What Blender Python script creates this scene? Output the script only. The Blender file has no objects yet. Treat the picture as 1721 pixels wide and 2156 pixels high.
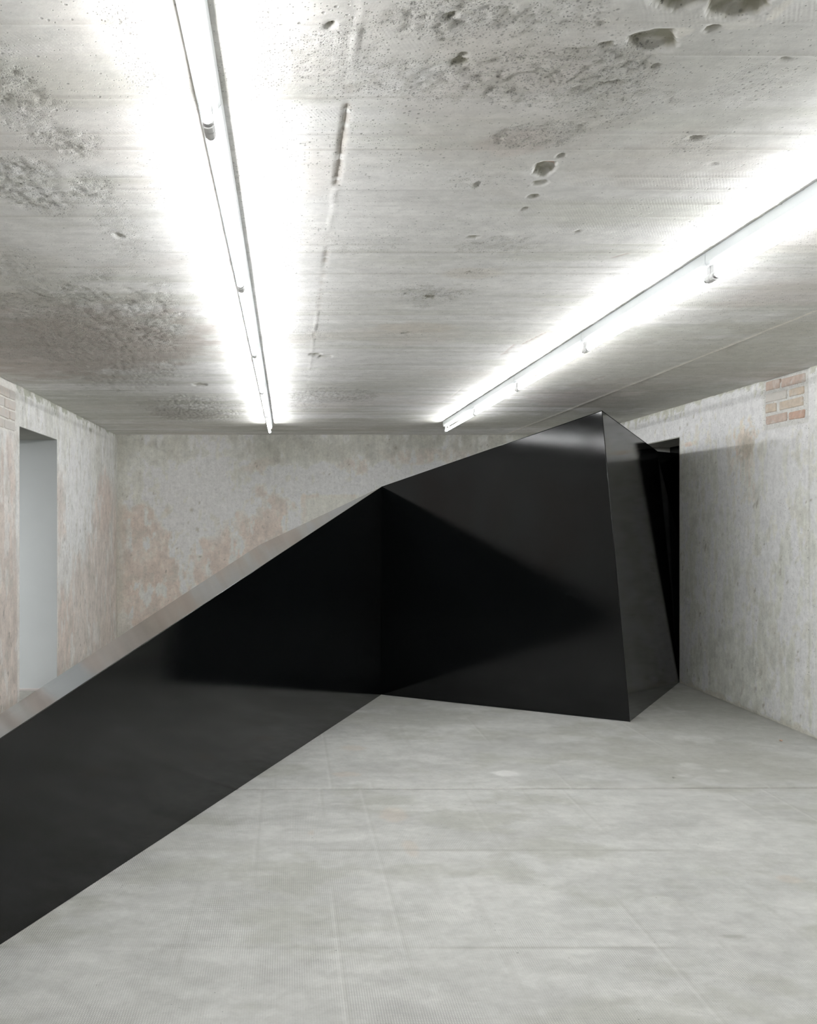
import bpy, bmesh, math
import numpy as np
from mathutils import Vector

S = bpy.context.scene
COL = S.collection

# ------------------------------------------------------------------ camera
# room axes: X right, Y towards the far wall, Z up; camera stands at the origin, 1.55 m high
F, CX, CY, H = 1800.0, 606.0, 1098.0, 1.55          # focal length and vanishing point in 1721x2156 pixels
cam = bpy.data.objects.new('camera', bpy.data.cameras.new('camera'))
COL.objects.link(cam)
cam.location = (0, 0, H)
cam.rotation_euler = (math.pi / 2, 0, 0)
cam.data.sensor_width = 36.0
cam.data.sensor_fit = 'AUTO'
cam.data.lens = F / 2156 * 36
cam.data.shift_x = (860.5 - CX) / 2156
cam.data.shift_y = (CY - 1078) / 2156
cam.data.clip_start = 0.02
S.camera = cam

# ------------------------------------------------------------------ world, exposure
w = bpy.data.worlds.new('world'); S.world = w
w.use_nodes = True
w.node_tree.nodes['Background'].inputs[0].default_value = (0.75, 0.8, 0.85, 1)
w.node_tree.nodes['Background'].inputs[1].default_value = 0.0
S.view_settings.view_transform = 'Standard'
S.view_settings.look = 'None'
S.view_settings.gamma = 1.0
S.view_settings.use_curve_mapping = False
S.view_settings.exposure = 0.0
S.cycles.max_bounces = 10
S.cycles.diffuse_bounces = 8
S.cycles.glossy_bounces = 6
TUBE = 59.0                                           # radiance of the fluorescent tubes
SIDE_ROOM = 110.0                                      # watts of the lamp in the room beyond the left doorway

# ------------------------------------------------------------------ room measures
XL, XR, YB, YF, ZC = -2.194, 3.77, 11.0, -3.6, 2.666
DLY0, DLY1, DLZ = 6.99, 8.13, 2.33                    # left doorway
DRY0, DRY1, DRZ = 8.22, 9.30, 2.358                   # right doorway
TL, TR = 0.62, 0.39                                   # wall thicknesses

# side room lamp (ceiling mounted panel)
al = bpy.data.lights.new('side_room_lamp', 'AREA'); al.shape = 'RECTANGLE'; al.size = 1.6; al.size_y = 1.6
al.energy = SIDE_ROOM; al.color = (0.96, 0.98, 1.0)
alo = bpy.data.objects.new('side_room_lamp', al); COL.objects.link(alo)
alo.location = (-3.9, 5.6, 2.5)

# ------------------------------------------------------------------ numpy noise
_rs = np.random.RandomState(7)
_T = _rs.rand(256, 256)
def vn(x, y, s=0):
    x = np.asarray(x, float) + 17.3 * s; y = np.asarray(y, float) + 31.7 * s
    xi = np.floor(x).astype(int); yi = np.floor(y).astype(int)
    fx = x - xi; fy = y - yi
    fx = fx * fx * (3 - 2 * fx); fy = fy * fy * (3 - 2 * fy)
    a = _T[xi & 255, yi & 255]; b = _T[(xi + 1) & 255, yi & 255]
    c = _T[xi & 255, (yi + 1) & 255]; d = _T[(xi + 1) & 255, (yi + 1) & 255]
    return (a * (1 - fx) + b * fx) * (1 - fy) + (c * (1 - fx) + d * fx) * fy
def fbm(x, y, s=0, o=4):
    r = 0; a = 0.5; t = 0
    for i in range(o):
        r = r + a * vn(x * 2 ** i, y * 2 ** i, s + i * 1.37); t += a; a *= 0.55
    return r / t
def sstep(a, b, x):
    t = np.clip((x - a) / (b - a), 0, 1); return t * t * (3 - 2 * t)
def lerp3(c, col, m):
    return c * (1 - m[..., None]) + np.array(col) * m[..., None]

# pixel measurements of the photograph turned into positions on each surface
ZR = ZC - H
def onC(px, py): y = ZR * F / (CY - py); return (px - CX) * y / F, y
def onF(px, py): y = H * F / (py - CY); return (px - CX) * y / F, y
def onR(px, py): y = XR * F / (px - CX); return y, H + (CY - py) * y / F
def onL(px, py): y = XL * F / (px - CX); return y, H + (CY - py) * y / F
def onB(px, py): return (px - CX) * YB / F, H + (CY - py) * YB / F
def radii(surf, px, py, rx, ry):
    if surf is onC or surf is onF:
        y = surf(px, py)[1]; h = ZR if surf is onC else H
        return rx * y / F, ry * y * y / (F * h)
    if surf is onB: return rx * YB / F, ry * YB / F
    y = surf(px, py)[0]; X = XR if surf is onR else -XL
    return rx * y * y / (F * X), ry * y / F
def blob(surf, U, V, px, py, rx, ry, k=1.0, nz=0.55, fs=7.0, seed=0, soft=0.22, sh=0.0):
    """patchy mask of a stain centred on a measured spot"""
    u0, v0 = surf(px, py); a, b = radii(surf, px, py, rx, ry)
    du = (U - u0) / a; dv = (V - v0) / b
    du = du - sh * dv
    g = np.exp(-(du * du + dv * dv) * 0.7)
    n = fbm(U * fs, V * fs, seed + px * 0.013, 4)
    return k * sstep(0.42 - soft, 0.42 + soft, g + (n - 0.5) * nz * 1.6 * np.minimum(1, g * 3))

LIGHTEN = {'ceiling': (.75, 1.22), 'floor': (.85, 1.07), 'wall_right': (.70, 1.48), 'wall_left': (.72, 1.26), 'wall_back': (.70, 1.44), 'wall_front': (.7, 1.2)}   # overall albedo of each limewash

# ------------------------------------------------------------------ mesh helpers
def mesh_obj(name, verts, faces, mat, parent=None, smooth=False):
    me = bpy.data.meshes.new(name); me.from_pydata([tuple(map(float, v)) for v in verts], [], faces); me.update()
    bm = bmesh.new(); bm.from_mesh(me); bmesh.ops.recalc_face_normals(bm, faces=bm.faces); bm.to_mesh(me); bm.free()
    if smooth: me.shade_smooth()
    if mat: me.materials.append(mat)
    o = bpy.data.objects.new(name, me); COL.objects.link(o)
    if parent: o.parent = parent
    return o
def box_vf(x0, x1, y0, y1, z0, z1, base=0):
    v = [(x, y, z) for x in (x0, x1) for y in (y0, y1) for z in (z0, z1)]
    f = [(0, 1, 3, 2), (4, 6, 7, 5), (0, 4, 5, 1), (2, 3, 7, 6), (0, 2, 6, 4), (1, 5, 7, 3)]
    return v, [tuple(i + base for i in q) for q in f]
def boxes(name, lst, mat, parent=None, bevel=0):
    V, Fc = [], []
    for b in lst:
        v, f = box_vf(*b, base=len(V)); V += v; Fc += f
    o = mesh_obj(name, V, Fc, mat, parent)
    if bevel:
        m = o.modifiers.new('bevel', 'BEVEL'); m.width = bevel; m.segments = 2
    return o
def cyl(name, p0, p1, r, n, mat, parent=None, rings=None):
    """lathe from p0 to p1; rings = [(t, r)]"""
    p0 = Vector(p0); p1 = Vector(p1); d = p1 - p0; a = d.normalized()
    u = a.orthogonal().normalized(); v = a.cross(u)
    rings = rings or [(0, r), (1, r)]
    V, Fc = [], []
    for t, rr in rings:
        c = p0 + d * t
        for i in range(n):
            q = 2 * math.pi * i / n; V.append(c + (u * math.cos(q) + v * math.sin(q)) * rr)
    for k in range(len(rings) - 1):
        for i in range(n):
            j = (i + 1) % n; Fc.append((k * n + i, k * n + j, k * n + n + j, k * n + n + i))
    Fc.append(tuple(range(n))[::-1]); Fc.append(tuple(range((len(rings) - 1) * n, len(rings) * n)))
    o = mesh_obj(name, V, Fc, mat, parent)
    for p in o.data.polygons: p.use_smooth = len(p.vertices) == 4
    return o
def grid_obj(name, us, vs, place, mat, hfn=None, cfn=None, hole=None, flip=False, parent=None):
    """relief surface; place(u,v,h) -> xyz arrays; colour attribute 'tone' (rgb) and 'rough' (pitted mask)"""
    us = np.asarray(us); vs = np.asarray(vs)
    U, V = np.meshgrid(us, vs, indexing='ij')
    h = hfn(U, V) if hfn else np.zeros_like(U)
    X, Y, Z = place(U, V, h)
    co = np.stack([np.broadcast_to(X, U.shape), np.broadcast_to(Y, U.shape), np.broadcast_to(Z, U.shape)], -1).reshape(-1, 3)
    nu, nv = U.shape
    I = np.arange(nu * nv).reshape(nu, nv)
    q = np.stack([I[:-1, :-1], I[1:, :-1], I[1:, 1:], I[:-1, 1:]], -1)
    if flip: q = q[..., ::-1]
    uc = (us[:-1] + us[1:]) / 2; vc = (vs[:-1] + vs[1:]) / 2
    keep = np.ones((nu - 1, nv - 1), bool)
    for hl in (hole or []):
        keep &= ~((uc[:, None] > hl[0]) & (uc[:, None] < hl[1]) & (vc[None] > hl[2]) & (vc[None] < hl[3]))
    q = q[keep]
    me = bpy.data.meshes.new(name)
    me.vertices.add(len(co)); me.vertices.foreach_set('co', co.ravel())
    n = len(q); me.loops.add(n * 4); me.loops.foreach_set('vertex_index', q.ravel().astype(np.int32))
    me.polygons.add(n)
    me.polygons.foreach_set('loop_start', (np.arange(n) * 4).astype(np.int32))
    me.update(calc_edges=True)
    me.polygons.foreach_set('use_smooth', np.ones(n, bool))
    if cfn:
        c, r = cfn(U, V, h)
        L = np.clip(c.mean(-1, keepdims=True), .01, .9)
        c = L + (c - L) * .72
        c = np.clip(c * L ** (LIGHTEN[name][0] - 1) * LIGHTEN[name][1], .01, .90)
        at = me.color_attributes.new('tone', 'FLOAT_COLOR', 'POINT')
        at.data.foreach_set('color', np.concatenate([c, np.ones(c.shape[:2] + (1,))], -1).astype(np.float32).ravel())
        ar = me.attributes.new('rough', 'FLOAT', 'POINT')
        ar.data.foreach_set('value', r.astype(np.float32).ravel())
    me.validate()
    me.materials.append(mat)
    o = bpy.data.objects.new(name, me); COL.objects.link(o)
    if parent: o.parent = parent
    return o
def lin(a, b, step, extra=()):
    n = max(1, int(round((b - a) / step))); return list(np.linspace(a, b, n + 1)[:-1]) + list(extra)
def axis(*segs, must=()):
    r = []
    for a, b, s in segs: r += lin(a, b, s)
    r.append(segs[-1][1]); r = np.array(r)
    for m in must: r[np.argmin(abs(r - m))] = m
    return r

# ------------------------------------------------------------------ materials
def N(nt, t, **kw):
    n = nt.nodes.new(t)
    for k, v in kw.items():
        if isinstance(v, bpy.types.NodeSocket): nt.links.new(v, n.inputs[k.replace('_', ' ')])
        elif k in n.inputs or k.replace('_', ' ') in n.inputs: n.inputs[k if k in n.inputs else k.replace('_', ' ')].default_value = v
        else: setattr(n, k, v)
    return n
def math_n(nt, op, a, b=None, c=None, clamp=False):
    n = nt.nodes.new('ShaderNodeMath'); n.operation = op; n.use_clamp = clamp
    for i, x in enumerate((a, b, c)):
        if x is None: continue
        if isinstance(x, bpy.types.NodeSocket): nt.links.new(x, n.inputs[i])
        else: n.inputs[i].default_value = x
    return n.outputs[0]
def new_mat(name):
    m = bpy.data.materials.new(name); m.use_nodes = True
    nt = m.node_tree; return m, nt, nt.nodes['Principled BSDF']
def mapped(nt, scale, rot=(0, 0, 0)):
    tc = nt.nodes.new('ShaderNodeTexCoord'); mp = nt.nodes.new('ShaderNodeMapping')
    nt.links.new(tc.outputs['Object'], mp.inputs[0]); mp.inputs['Scale'].default_value = scale; mp.inputs['Rotation'].default_value = rot
    return mp.outputs[0]
def noise(nt, vec, scale, detail=6, rough=0.6, dist=0.0):
    n = nt.nodes.new('ShaderNodeTexNoise'); nt.links.new(vec, n.inputs['Vector'])
    n.inputs['Scale'].default_value = scale; n.inputs['Detail'].default_value = detail
    n.inputs['Roughness'].default_value = rough; n.inputs['Distortion'].default_value = dist
    return n.outputs['Fac']
def ramp(nt, fac, a, b, va=0.0, vb=1.0):
    n = nt.nodes.new('ShaderNodeMapRange'); n.clamp = True; nt.links.new(fac, n.inputs[0])
    n.inputs[1].default_value = a; n.inputs[2].default_value = b; n.inputs[3].default_value = va; n.inputs[4].default_value = vb
    return n.outputs[0]
def scale_col(nt, col, fac):
    n = nt.nodes.new('ShaderNodeVectorMath'); n.operation = 'SCALE'
    nt.links.new(col, n.inputs[0]); nt.links.new(fac, n.inputs['Scale']); return n.outputs[0]
def mixc(nt, fac, a, b):
    n = nt.nodes.new('ShaderNodeMix'); n.data_type = 'RGBA'
    nt.links.new(fac, n.inputs['Factor'])
    for i, x in ((6, a), (7, b)):
        if isinstance(x, bpy.types.NodeSocket): nt.links.new(x, n.inputs[i])
        else: n.inputs[i].default_value = (*x, 1)
    return n.outputs[2]
def bump(nt, h, strength, dist, prev=None):
    n = nt.nodes.new('ShaderNodeBump'); nt.links.new(h, n.inputs['Height'])
    if isinstance(strength, bpy.types.NodeSocket): nt.links.new(strength, n.inputs['Strength'])
    else: n.inputs['Strength'].default_value = strength
    n.inputs['Distance'].default_value = dist
    if prev: nt.links.new(prev, n.inputs['Normal'])
    return n.outputs[0]

def concrete(name, stretch, kind):
    """stretch = scale of the streak noise along x,y,z; colour comes from the painted tone attribute"""
    m, nt, p = new_mat(name)
    tone = nt.nodes.new('ShaderNodeAttribute'); tone.attribute_name = 'tone'
    rg = nt.nodes.new('ShaderNodeAttribute'); rg.attribute_name = 'rough'
    obj = mapped(nt, (1, 1, 1)); st = mapped(nt, stretch)
    streak = noise(nt, st, 9.0, 8, 0.68)
    mott = noise(nt, obj, 14.0, 8, 0.7, 0.4)
    fine = noise(nt, obj, 130.0, 5, 0.7)
    # multiply tone by streaks and mottle
    k1 = ramp(nt, streak, 0.3, 0.7, 0.95 if kind != 'floor' else 0.96, 1.05 if kind != 'floor' else 1.04)
    k2 = ramp(nt, mott, 0.3, 0.7, 0.90, 1.10)
    k3 = ramp(nt, fine, 0.25, 0.75, 0.94, 1.06)
    k = math_n(nt, 'MULTIPLY', math_n(nt, 'MULTIPLY', k1, k2), k3)
    flake = noise(nt, obj, 34.0, 9, 0.78, 0.25)          # scuffed flakes of wash
    k = math_n(nt, 'MULTIPLY', k, ramp(nt, flake, 0.36, 0.50, 0.86 if kind == 'wall' else 0.95, 1.0))
    k = math_n(nt, 'MULTIPLY', k, ramp(nt, flake, 0.56, 0.66, 1.0, 1.07 if kind == 'wall' else 1.02))
    # small pits: voronoi cells, denser where the surface is honeycombed
    def pits(scale, thr_lo, thr_hi, dens):
        v = nt.nodes.new('ShaderNodeTexVoronoi'); v.inputs['Scale'].default_value = scale
        nt.links.new(obj, v.inputs['Vector'])
        size = nt.nodes.new('ShaderNodeSeparateColor'); nt.links.new(v.outputs['Color'], size.inputs[0])
        keep = math_n(nt, 'GREATER_THAN', math_n(nt, 'ADD', size.outputs[0], dens), 1.0)
        d = ramp(nt, v.outputs['Distance'], thr_lo, thr_hi, 1, 0)
        return math_n(nt, 'MULTIPLY', d, keep)
    sparse = noise(nt, obj, 2.6, 4, 0.6)
    base_d = ramp(nt, sparse, 0.40, 0.70, 0.02, 0.22 if kind == 'ceiling' else 0.16)
    dens = math_n(nt, 'ADD', base_d, math_n(nt, 'MULTIPLY', rg.outputs['Fac'], 0.75))
    if kind == 'floor': dens = ramp(nt, sparse, 0.5, 0.8, 0.0, 0.03)
    p1 = pits(150.0, 0.15, 0.4, dens); p2 = pits(75.0, 0.15, 0.40, math_n(nt, 'MULTIPLY', dens, 0.5))
    pit = math_n(nt, 'MAXIMUM', p1, p2)
    k = math_n(nt, 'MULTIPLY', k, ramp(nt, pit, 0, 1, 1.0, 0.62))
    col = scale_col(nt, tone.outputs['Color'], k)
    col = col
    nrm = bump(nt, fine, 0.25, 0.0015)
    if kind == 'ceiling':
        crumb = noise(nt, mapped(nt, (1, 1, 1)), 120.0, 4, 0.7, 0.2)
        s = math_n(nt, 'ADD', math_n(nt, 'MULTIPLY', rg.outputs['Fac'], 0.9), 0.10)
        nrm = bump(nt, crumb, s, 0.006, nrm)
        # saw marks of the shuttering boards
        w_ = nt.nodes.new('ShaderNodeTexWave'); w_.wave_type = 'BANDS'; w_.bands_direction = 'X'
        nt.links.new(mapped(nt, (1, 1, 1), (0, 0, 0.5)), w_.inputs['Vector'])
        w_.inputs['Scale'].default_value = 34.0; w_.inputs['Distortion'].default_value = 3.0; w_.inputs['Detail'].default_value = 2
        sm = ramp(nt, noise(nt, mapped(nt, (0.7, 4.5, 1)), 1.0, 2), 0.5, 0.62, 0, 0.16)
        nrm = bump(nt, w_.outputs['Fac'], sm, 0.002, nrm)
        nrm = bump(nt, streak, 0.10, 0.003, nrm)
    elif kind == 'wall':
        nrm = bump(nt, streak, 0.15, 0.003, nrm); nrm = bump(nt, mott, 0.35, 0.004, nrm); nrm = bump(nt, flake, 0.5, 0.002, nrm)
    else:
        # waffle print of the mat: small raised dots on an 8 mm grid, worn away in places
        sep = nt.nodes.new('ShaderNodeSeparateXYZ'); nt.links.new(mapped(nt, (1, 1, 1)), sep.inputs[0])
        fr = 2 * math.pi / 0.0085
        sx = math_n(nt, 'SINE', math_n(nt, 'MULTIPLY', sep.outputs[0], fr)); sy = math_n(nt, 'SINE', math_n(nt, 'MULTIPLY', sep.outputs[1], fr))
        dots = ramp(nt, math_n(nt, 'MULTIPLY', math_n(nt, 'ADD', math_n(nt, 'MULTIPLY', sx, 0.5), 0.5), math_n(nt, 'ADD', math_n(nt, 'MULTIPLY', sy, 0.5), 0.5)), 0.1, 0.7)
        wear = math_n(nt, 'MULTIPLY', ramp(nt, noise(nt, obj, 2.1, 6, 0.65), 0.40, 0.62, 0.12, 1.0), rg.outputs['Fac'])
        nrm = bump(nt, dots, math_n(nt, 'MULTIPLY', wear, 0.45), 0.002, nrm)
        dk = math_n(nt, 'ADD', math_n(nt, 'MULTIPLY', math_n(nt, 'MULTIPLY', math_n(nt, 'SUBTRACT', dots, 0.42), wear), 0.42), 1.0)
        col = scale_col(nt, col, dk)
        nrm = bump(nt, mott, 0.15, 0.003, nrm)
    nrm = bump(nt, pit, 0.6, -0.003, nrm)
    nt.links.new(col, p.inputs['Base Color']); nt.links.new(nrm, p.inputs['Normal'])
    p.inputs['Roughness'].default_value = 0.9 if kind != 'floor' else 0.55
    p.inputs['Specular IOR Level'].default_value = 0.25 if kind != 'floor' else 0.35
    return m
M_ceil = concrete('board_marked_concrete', (0.5, 5.0, 1.0), 'ceiling')
M_side = concrete('lime_washed_wall_side', (1, 4.5, 0.55), 'wall')
M_back = concrete('lime_washed_wall_back', (4.5, 1, 0.55), 'wall')
M_floor = concrete('printed_screed', (0.7, 2.6, 1.0), 'floor')

def plain(name, col, rough=0.6, spec=0.4, nscale=0, namp=0.0, bmp=0.0, metal=0.0):
    m, nt, p = new_mat(name)
    p.inputs['Roughness'].default_value = rough; p.inputs['Specular IOR Level'].default_value = spec; p.inputs['Metallic'].default_value = metal
    v = mapped(nt, (1, 1, 1)); n = noise(nt, v, nscale or 20.0, 6, 0.6)
    c = nt.nodes.new('ShaderNodeRGB'); c.outputs[0].default_value = (*col, 1)
    nt.links.new(scale_col(nt, c.outputs[0], ramp(nt, n, 0.3, 0.7, 1 - namp, 1 + namp)), p.inputs['Base Color'])
    if bmp: nt.links.new(bump(nt, n, bmp, 0.003), p.inputs['Normal'])
    return m
M_plaster = plain('smooth_grey_plaster', (0.60, 0.62, 0.62), 0.8, 0.2, 3, 0.02)
M_struct = plain('bare_concrete', (0.42, 0.42, 0.39), 0.9, 0.2, 12, 0.12, 0.3)
M_enamel = plain('white_enamelled_steel', (0.80, 0.84, 0.86), 0.35, 0.5, 30, 0.01)
M_plastic = plain('white_plastic', (0.82, 0.82, 0.82), 0.45, 0.4, 30, 0.02)
M_alu = plain('aluminium_cap', (0.75, 0.75, 0.76), 0.3, 0.5, 30, 0.02, 0, 1.0)
M_mortar = plain('grey_mortar', (0.44, 0.44, 0.41), 0.95, 0.1, 60, 0.12, 0.6)
M_lime = plain('limewashed_mortar', (0.60, 0.585, 0.54), 0.95, 0.1, 60, 0.08, 0.6)
M_skirt = plain('pale_skirting', (0.62, 0.57, 0.55), 0.5, 0.3, 10, 0.04)
def tube_mat():
    m, nt, p = new_mat('lit_fluorescent_tube')
    p.inputs['Base Color'].default_value = (0.9, 0.9, 0.9, 1)
    p.inputs['Emission Color'].default_value = (0.975, 0.98, 0.985, 1); p.inputs['Emission Strength'].default_value = TUBE
    return m
M_tube = tube_mat()
def brick_mat(name, col, wash):
    m, nt, p = new_mat(name)
    v = mapped(nt, (1, 1, 1)); a = noise(nt, v, 28.0, 7, 0.7); b = noise(nt, v, 11.0, 5, 0.6, 1.0)
    c = mixc(nt, ramp(nt, a, 0.25, 0.75, 0, 1), tuple(x * 0.82 for x in col), tuple(min(1, x * 1.15) for x in col))
    c = mixc(nt, ramp(nt, b, 0.62 - wash * 0.5, 0.8 - wash * 0.4, 0, 0.85), c, (0.72, 0.69, 0.65))
    nt.links.new(c, p.inputs['Base Color']); p.inputs['Roughness'].default_value = 0.95
    nt.links.new(bump(nt, a, 0.6, 0.006), p.inputs['Normal'])
    return m
BR = [brick_mat('brick_rose', (0.62, 0.50, 0.43), 0.25), brick_mat('brick_ochre', (0.66, 0.57, 0.47), 0.3),
      brick_mat('brick_red', (0.62, 0.44, 0.35), 0.05), brick_mat('brick_white', (0.68, 0.66, 0.62), 0.8),
      brick_mat('brick_washed', (0.72, 0.64, 0.57), 0.6)]
def lacquer():
    m, nt, p = new_mat('black_gloss_lacquer')
    v = mapped(nt, (1, 1, 1))
    big = noise(nt, v, 1.6, 4, 0.55)
    peel = noise(nt, v, 420.0, 2, 0.5)
    dust = noise(nt, mapped(nt, (2, 2, 5)), 3.0, 6, 0.6)
    p.inputs['Base Color'].default_value = (0.0025, 0.003, 0.0032, 1)
    nt.links.new(ramp(nt, dust, 0.3, 0.7, 0.06, 0.085), p.inputs['Roughness'])
    p.inputs['IOR'].default_value = 1.38
    n1 = bump(nt, peel, 0.09, 0.0006); n2 = bump(nt, big, 0.04, 0.01, n1)
    nt.links.new(n2, p.inputs['Normal'])
    return m
M_black = lacquer()

# ------------------------------------------------------------------ ceiling
BOARDS = np.concatenate([[-4.0], np.cumsum(_rs.choice([0.10, 0.115, 0.13, 0.21], 140)) - 3.9])
BOFF = _rs.uniform(-1, 1, (len(BOARDS) + 1, 2))
SEAM = 0.160
HONEY = [  # honeycombed patches: px, py, rx, ry, strength, shear
    (45, 385, 70, 60, .9, 0), (190, 395, 42, 30, .9, 0), (140, 305, 55, 30, .8, 0), (20, 190, 75, 70, .8, 0), (30, 560, 60, 40, .6, 0),
    (330, 680, 45, 60, .9, -.6), (140, 700, 190, 70, 1, -.6), (250, 780, 120, 40, .8, -.4), (400, 862, 90, 22, 1, 0), (700, 833, 90, 12, 1, 0),
    (640, 855, 40, 8, .5, 0), (300, 110, 50, 80, .45, 0), (545, 130, 60, 70, .5, 0), (530, 340, 40, 90, .5, 0), (580, 560, 25, 60, .35, 0),
    (940, 40, 150, 55, 1, 0), (1120, 160, 260, 62, .9, 0), (900, 170, 120, 40, .7, 0), (1150, 40, 100, 60, .7, 0), (1130, 285, 110, 22, .9, 0),
    (1290, 210, 120, 40, .5, 0), (915, 622, 62, 20, .9, 0), (1035, 520, 70, 16, .7, 0), (1000, 380, 60, 20, .4, 0), (250, 480, 40, 60, .4, 0),
    (1460, 300, 60, 20, .5, 0), (870, 705, 40, 8, .5, 0), (1000, 575, 45, 10, .5, 0), (700, 130, 90, 60, .45, 0), (760, 510, 60, 20, .3, 0),
    (1270, 730, 30, 8, .3, 0), (1550, 190, 90, 40, .35, 0), (640, 700, 60, 12, .3, 0), (470, 130, 40, 60, .3, 0)]
HOLES = [  # px, py, rx, ry, depth
    (1375, 88, 44, 23, .022), (1560, 8, 62, 34, .03), (1440, -8, 60, 32, .024), (695, 55, 8, 9, .012), (1004, 391, 7, 8, .008),
    (1145, 358, 24, 14, .025), (1182, 328, 7, 6, .012), (1137, 386, 14, 7, .012), (1123, 413, 11, 6, .014), (1104, 440, 6, 4, .008),
    (1470, 290, 14, 7, .010), (1652, 125, 11, 4, .007), (995, 499, 14, 3, .010), (1215, 488, 6, 3, .008), (905, 626, 14, 6, .010),
    (663, 746, 12, 3, .014), (685, 750, 14, 3, .007), (855, 702, 10, 2.5, .008), (420, 810, 13, 3.5, .008), (250, 497, 10, 6, .007),
    (965, 130, 18, 8, .010), (975, 115, 10, 5, .010), (945, 36, 14, 8, .010), (1285, 175, 30, 6, .007), (985, 575, 8, 2.5, .006),
    (1280, 95, 12, 6, .008), (1410, 70, 14, 7, .01), (1380, 140, 10, 5, .008), (1500, 60, 14, 8, .012), (1500, 345, 10, 3, .004)]
SCR = [(1290, 543, 1325, 533), (1060, 745, 1085, 725), (1100, 725, 1150, 700), (1055, 747, 1072, 742), (1250, 800, 1280, 790), (75, 808, 150, 825), (150, 825, 205, 840), (950, 836, 972, 818)]
def seg_mask(U, V, p0, p1, wd):
    a = np.array(p0); b = np.array(p1); d = b - a; L = d @ d
    t = np.clip(((U - a[0]) * d[0] + (V - a[1]) * d[1]) / L, 0, 1)
    return np.exp(-(((U - a[0] - t * d[0]) ** 2 + (V - a[1] - t * d[1]) ** 2) / wd ** 2))
_hm = {}
def ceil_masks(U, V):
    rough = np.zeros_like(U)
    for px, py, rx, ry, k, sh in HONEY:
        rough = np.maximum(rough, blob(onC, U, V, px, py, rx, ry, k, 0.75, 9, 3, 0.25, sh))
    ho = np.zeros_like(U)
    for px, py, rx, ry, dp in HOLES:
        u0, v0 = onC(px, py); a, b = radii(onC, px, py, rx, ry)
        wn = 0.28 if rx > 30 else 0.5
        du = (U - u0) / a + (fbm(U * 30, V * 30, px, 3) - .5) * wn * 2; dv = (V - v0) / b + (fbm(U * 30, V * 30, py + 5, 3) - .5) * wn * 2
        if px == 1375: du, dv = du * 0.9 - dv * 0.42, dv * 0.95 + du * 0.1
        r = np.sqrt(du * du + dv * dv)
        ho = np.maximum(ho, dp * sstep(1.12, 0.82, r))
    return rough, ho
def seam_fn(V):
    a = np.zeros_like(V)
    for y0, y1, k in ((2.16, 2.30, .45), (2.28, 2.84, 1.0), (3.47, 3.80, .8), (3.80, 4.5, .45), (5.0, 5.2, .4)):
        a = np.maximum(a, k * sstep(y0 - .02, y0 + .02, V) * sstep(y1 + .02, y1 - .02, V))
    return a
def board_idx(V): return np.clip(np.searchsorted(BOARDS, V) - 1, 0, len(BOARDS) - 1)
def h_ceil(U, V):
    rough, ho = ceil_masks(U, V); _hm['c'] = (rough, ho)
    side = (U > SEAM).astype(int)
    idx = board_idx(V); h = BOFF[idx, side] * 0.0011
    ed = np.minimum(abs(V - BOARDS[idx]), abs(V - BOARDS[np.clip(idx + 1, 0, len(BOARDS) - 1)]))
    h -= 0.0035 * np.exp(-(ed / 0.005) ** 2) * (vn(U * 1.3, V * 9 + side * 9, 5) > 0.45)
    h += 0.003 * (fbm(U * 1.1, V * 1.1, 9) - .5)
    h += rough * (0.016 * np.maximum(0, fbm(U * 55, V * 55, 4, 2) - .45) + 0.006 * (fbm(U * 14, V * 14, 8, 2) - .5))
    h += ho * (0.85 + 0.3 * fbm(U * 25, V * 25, 2))
    sx = SEAM + 0.010 * (fbm(V * 1.2, V * 0, 3) - .5) + 0.005 * (vn(V * 40, V * 0, 4) - .5)
    sm = seam_fn(V); hh = abs(U - sx)
    h += 0.007 * sm * np.exp(-(hh / (0.0035 + 0.006 * sm * vn(V * 45, V * 0, 8))) ** 2)
    h -= 0.0035 * (1 - sm) * np.exp(-(hh / 0.005) ** 2) * (vn(V * 6, V * 0, 6) > .25) * (V < 6.3)
    h -= 0.006 * np.exp(-((U - 2.80) / 0.007) ** 2) * (V > 2.5) * (vn(V * 3, V * 0, 2) > .3)
    for a in SCR[:]: h += 0.003 * seg_mask(U, V, onC(*a[:2]), onC(*a[2:]), 0.006)
    return h
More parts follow.
